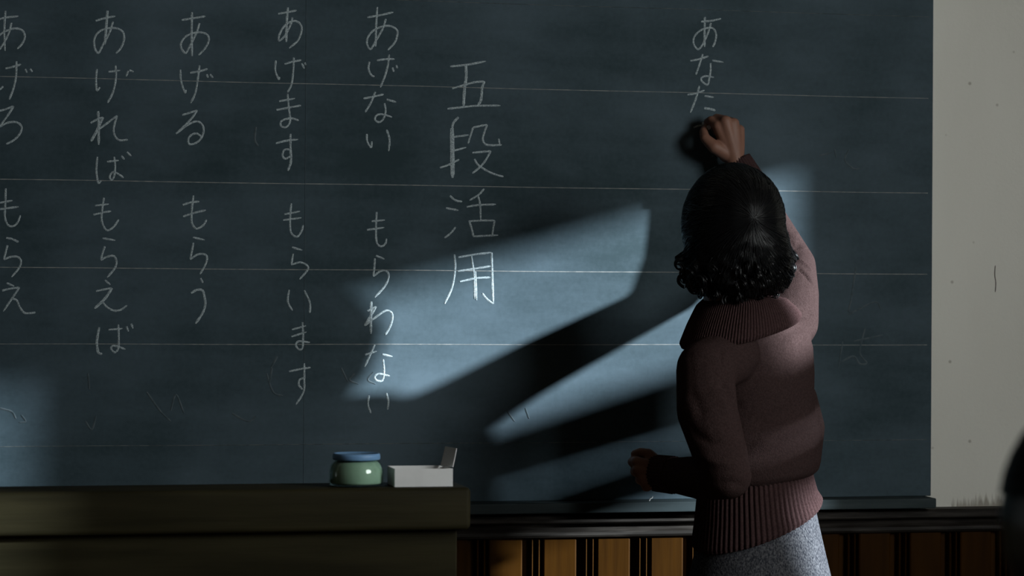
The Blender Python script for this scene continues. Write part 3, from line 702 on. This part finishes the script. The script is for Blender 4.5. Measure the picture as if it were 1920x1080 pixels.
# loose curls along the ends
def curl(c, r, ax, tr, turns=1.0):
    ax = Vector(ax).normalized(); a = ax.orthogonal().normalized(); b = ax.cross(a); ph = random.uniform(0, 6.28)
    for q in range(5):
        o = Vector((random.gauss(0, .002), random.gauss(0, .002), random.gauss(0, .002))); rr = r*random.uniform(.75, 1.1)
        pts = [Vector(c)+o+(a*math.cos(ph+k)+b*math.sin(ph+k))*rr*(1-.05*k)+ax*(.0025*k-.010) for k in np.linspace(0, turns*6.28, 16)]
        tube(bmh, pts, tr, tr*.5, 5)
edge = [(1284, 506), (1290, 524), (1304, 540), (1322, 550), (1344, 556), (1366, 558), (1388, 558), (1410, 557), (1430, 553), (1448, 545), (1464, 534), (1476, 518), (1482, 500), (1482, 484), (1474, 468)]
for (x, y) in edge:
    for q in range(4):
        t = .470+.06*math.cos((x-1385)/110*1.5)*random.uniform(.2, 1.1)
        curl(T(x+random.uniform(-8, 4), y+random.uniform(-10, 3), t), random.uniform(.008, .014), (random.uniform(-1, 1), random.uniform(-.6, .6), random.uniform(-.3, .3)), random.uniform(.0014, .0024))
for q in range(24):
    u = random.uniform(-1, 1); x = 1385+u*86; y = random.uniform(500, 550)-14*u*u
    d = (T(x, y, .9)-Vector(CAM)); hit = bvh.ray_cast(Vector(CAM), d.normalized())
    if hit[0] is None: continue
    curl(hit[0], random.uniform(.008, .014), (1, random.uniform(-.4, .4), random.uniform(-.5, .5)), random.uniform(.0012, .0022), random.uniform(.6, 1))
hair = link('hair', bmesh_me(bmh), M_hair, teacher)

# --- skirt and shoes
def skirt():
    zb = .40; c0 = P(1420, 925, .385); rows = []
    for v in np.linspace(0, 1, 24):
        z = c0[2]+(zb-c0[2])*v
        a = .122+.056*min(1, v*1.7)**1.15; b = .102+.056*min(1, v*1.7)**1.15
        n = 96
        rows.append(ring((c0[0]+.004*v, c0[1], z), a, b, PHI, .25*(1-v), n, lambda th: 1+.008*v*math.sin(7*th)))
    rows += [ring((c0[0]+.004, c0[1], zb), .174, .154, PHI, 0, 96), ring((c0[0], c0[1], zb+.06), .168, .148, PHI, 0, 96)]
    return link('skirt', mesh(*loft_open(rows)), M_skirt, teacher)
skirt()
for s in (-1, 1):
    q = Shape(); cx = feet[0]+.06*s*math.cos(PHI); cy = feet[1]+.06*s*math.sin(PHI)
    q.limb([((cx, cy-.03, .045), .036), ((cx, cy+.05, .040), .036), ((cx, cy+.13, .030), .030)])
    q.ball((cx, cy-.045, .022), (.028, .03, .022))
    link('shoe', q.fuse(.005, 3), M_shoe, teacher)

# chalk in her hand, and a crumb on the tray
def chalk_piece(name, a, b, r, label):
    a = Vector(a); b = Vector(b); d = b-a; bm = bmesh.new()
    bmesh.ops.create_cone(bm, cap_ends=True, segments=16, radius1=r*.8, radius2=r, depth=d.length, matrix=Matrix.Translation((a+b)/2) @ d.to_track_quat('Z', 'Y').to_matrix().to_4x4())
    o = link(name, bmesh_me(bm), M_chalkstick, None, smooth=False); props(o, label, 'chalk'); return o
chalk_piece('chalk_stick', T(1319, 232, .002), T(1329, 239, .050), .0052, 'white chalk stick held in the raised hand of the woman')
def crumb():
    bm = bmesh.new(); pts = [T(1217, 936, .05)+Vector((0, 0, 0)), T(1219, 932, .05), T(1223, 930, .05), T(1224, 927, .05)]
    z0 = TZ+.0018; dz_ = z0-pts[0].z
    tube(bm, [p+Vector((0, 0, dz_)) for p in pts], .0016, .0014, 8)
    o = link('chalk_fragment', bmesh_me(bm), M_chalkstick, None); return props(o, 'tiny white chalk crumb on the blackboard tray below the left hand', 'chalk')
crumb()

# ------------------------------------------------------------------ student in the foreground
dpt = 2.2
sc = CAM+FW*dpt+RT*((2074-960)/FPX*dpt)-UP*((1000-540)/FPX*dpt)
stu = empty('person', (float(sc[0]), float(sc[1]), 0), 'black haired head of a seated student at the lower right corner, nearest the camera', 'person')
cx, cy, cz = map(float, sc)
st = Shape()
st.ball((cx, cy, cz), (.074, .092, .105)); st.ball((cx, cy+.04, cz-.05), (.055, .05, .07)); st.limb([((cx, cy-.01, cz-.06), .048), ((cx, cy-.02, cz-.17), .05)])
st.ball((cx, cy+.095, cz-.035), (.011, .014, .014))
for s in (-1, 1): st.ball((cx+.077*s, cy, cz-.02), (.009, .016, .028))
for s in (-1, 1):
    sh = Vector((cx+.14*s, cy-.01, cz-.24)); el = Vector((cx+.18*s, cy+.04, cz-.47)); wr = Vector((cx+.09*s, cy+.25, cz-.42))
    st.limb([(sh, .035), (el, .03), (wr, .022)])
    for k in range(4):
        b0_ = wr+Vector((-.03+.02*k, .055, 0)); st.limb([(wr, .018), (b0_, .011), (b0_+Vector((0, .03, -.008)), .008), (b0_+Vector((0, .045, -.02)), .007)])
    st.limb([(wr, .017), (wr+Vector((-.035*s, .03, .006)), .011), (wr+Vector((-.045*s, .055, 0)), .008)])
    st.limb([((cx+.075*s, cy, .46), .07), ((cx+.085*s, cy+.36, .45), .05), ((cx+.085*s, cy+.36, .12), .033), ((cx+.085*s, cy+.35, .05), .034), ((cx+.085*s, cy+.46, .03), .026)])
st.limb([((cx, cy, .47), .10), ((cx, cy, cz-.25), .10)])
link('body', st.fuse(.006, 4), M_skin, stu)
un = Shape()
un.loft([ring((cx, cy, .40), .15, .11), ring((cx, cy, .55), .15, .115), ring((cx, cy, cz-.30), .17, .115), ring((cx, cy, cz-.22), .165, .10), ring((cx, cy-.015, cz-.17), .09, .075), ring((cx, cy-.015, cz-.13), .062, .06)])
for s in (-1, 1): un.limb([(Vector((cx+.135*s, cy-.01, cz-.24)), .06), (Vector((cx+.18*s, cy+.04, cz-.47)), .05), (Vector((cx+.105*s, cy+.22, cz-.43)), .038)])
link('jacket', un.fuse(.008, 5), M_uniform, stu)
sl = Shape()
for s in (-1, 1): sl.limb([((cx+.075*s, cy, .46), .088), ((cx+.085*s, cy+.36, .455), .066), ((cx+.085*s, cy+.36, .16), .05)])
link('trousers', sl.fuse(.009, 4), M_uniform, stu)
sh_ = Shape(); sh_.ball((cx, cy-.012, cz+.012), (.100, .108, .122)); sh_.ball((cx, cy-.04, cz-.05), (.090, .075, .08))
hm_ = sh_.fuse(.006, 3); n_ = len(hm_.vertices); co = np.empty(n_*3); hm_.vertices.foreach_get('co', co); co = co.reshape(-1, 3)
ex = np.maximum(co[:, 1]-(cy+.05), 0)*(co[:, 2] < cz+.05); co[:, 1] -= ex*.9; hm_.vertices.foreach_set('co', co.ravel()); hm_.update()
bmh = bmesh.new(); bmh.from_mesh(hm_)
for i in range(500):
    ph = random.uniform(0, 2*math.pi); pts = []
    for j in range(9):
        s = .1+j*.16; d = Vector((math.sin(s)*math.cos(ph), math.sin(s)*math.sin(ph), math.cos(s)))
        p = Vector((cx+d.x*.101, cy-.012+d.y*.109, cz+.012+d.z*.123))
        if p.y > cy+.06 and p.z < cz+.05: break
        pts.append(p)
    if len(pts) > 3: tube(bmh, pts, .0018, .001, 4)
link('hair', bmesh_me(bmh), M_hair, stu)
ch = empty('school_chair', (cx, cy, 0), 'wooden school chair under the seated student at the lower right', 'chair')
boxobj('seat', M_chair, ch, cx-.18, cx+.18, cy-.17, cy+.19, .335, .36, bev=.006)
boxobj('backrest', M_chair, ch, cx-.17, cx+.17, cy-.20, cy-.18, .56, .70, bev=.005)
for s in (-1, 1):
    boxobj('leg', M_chair, ch, cx+.16*s-.015, cx+.16*s+.015, cy-.205, cy-.175, 0, .72, bev=.003)
    boxobj('leg', M_chair, ch, cx+.16*s-.015, cx+.16*s+.015, cy+.15, cy+.18, 0, .334, bev=.003)
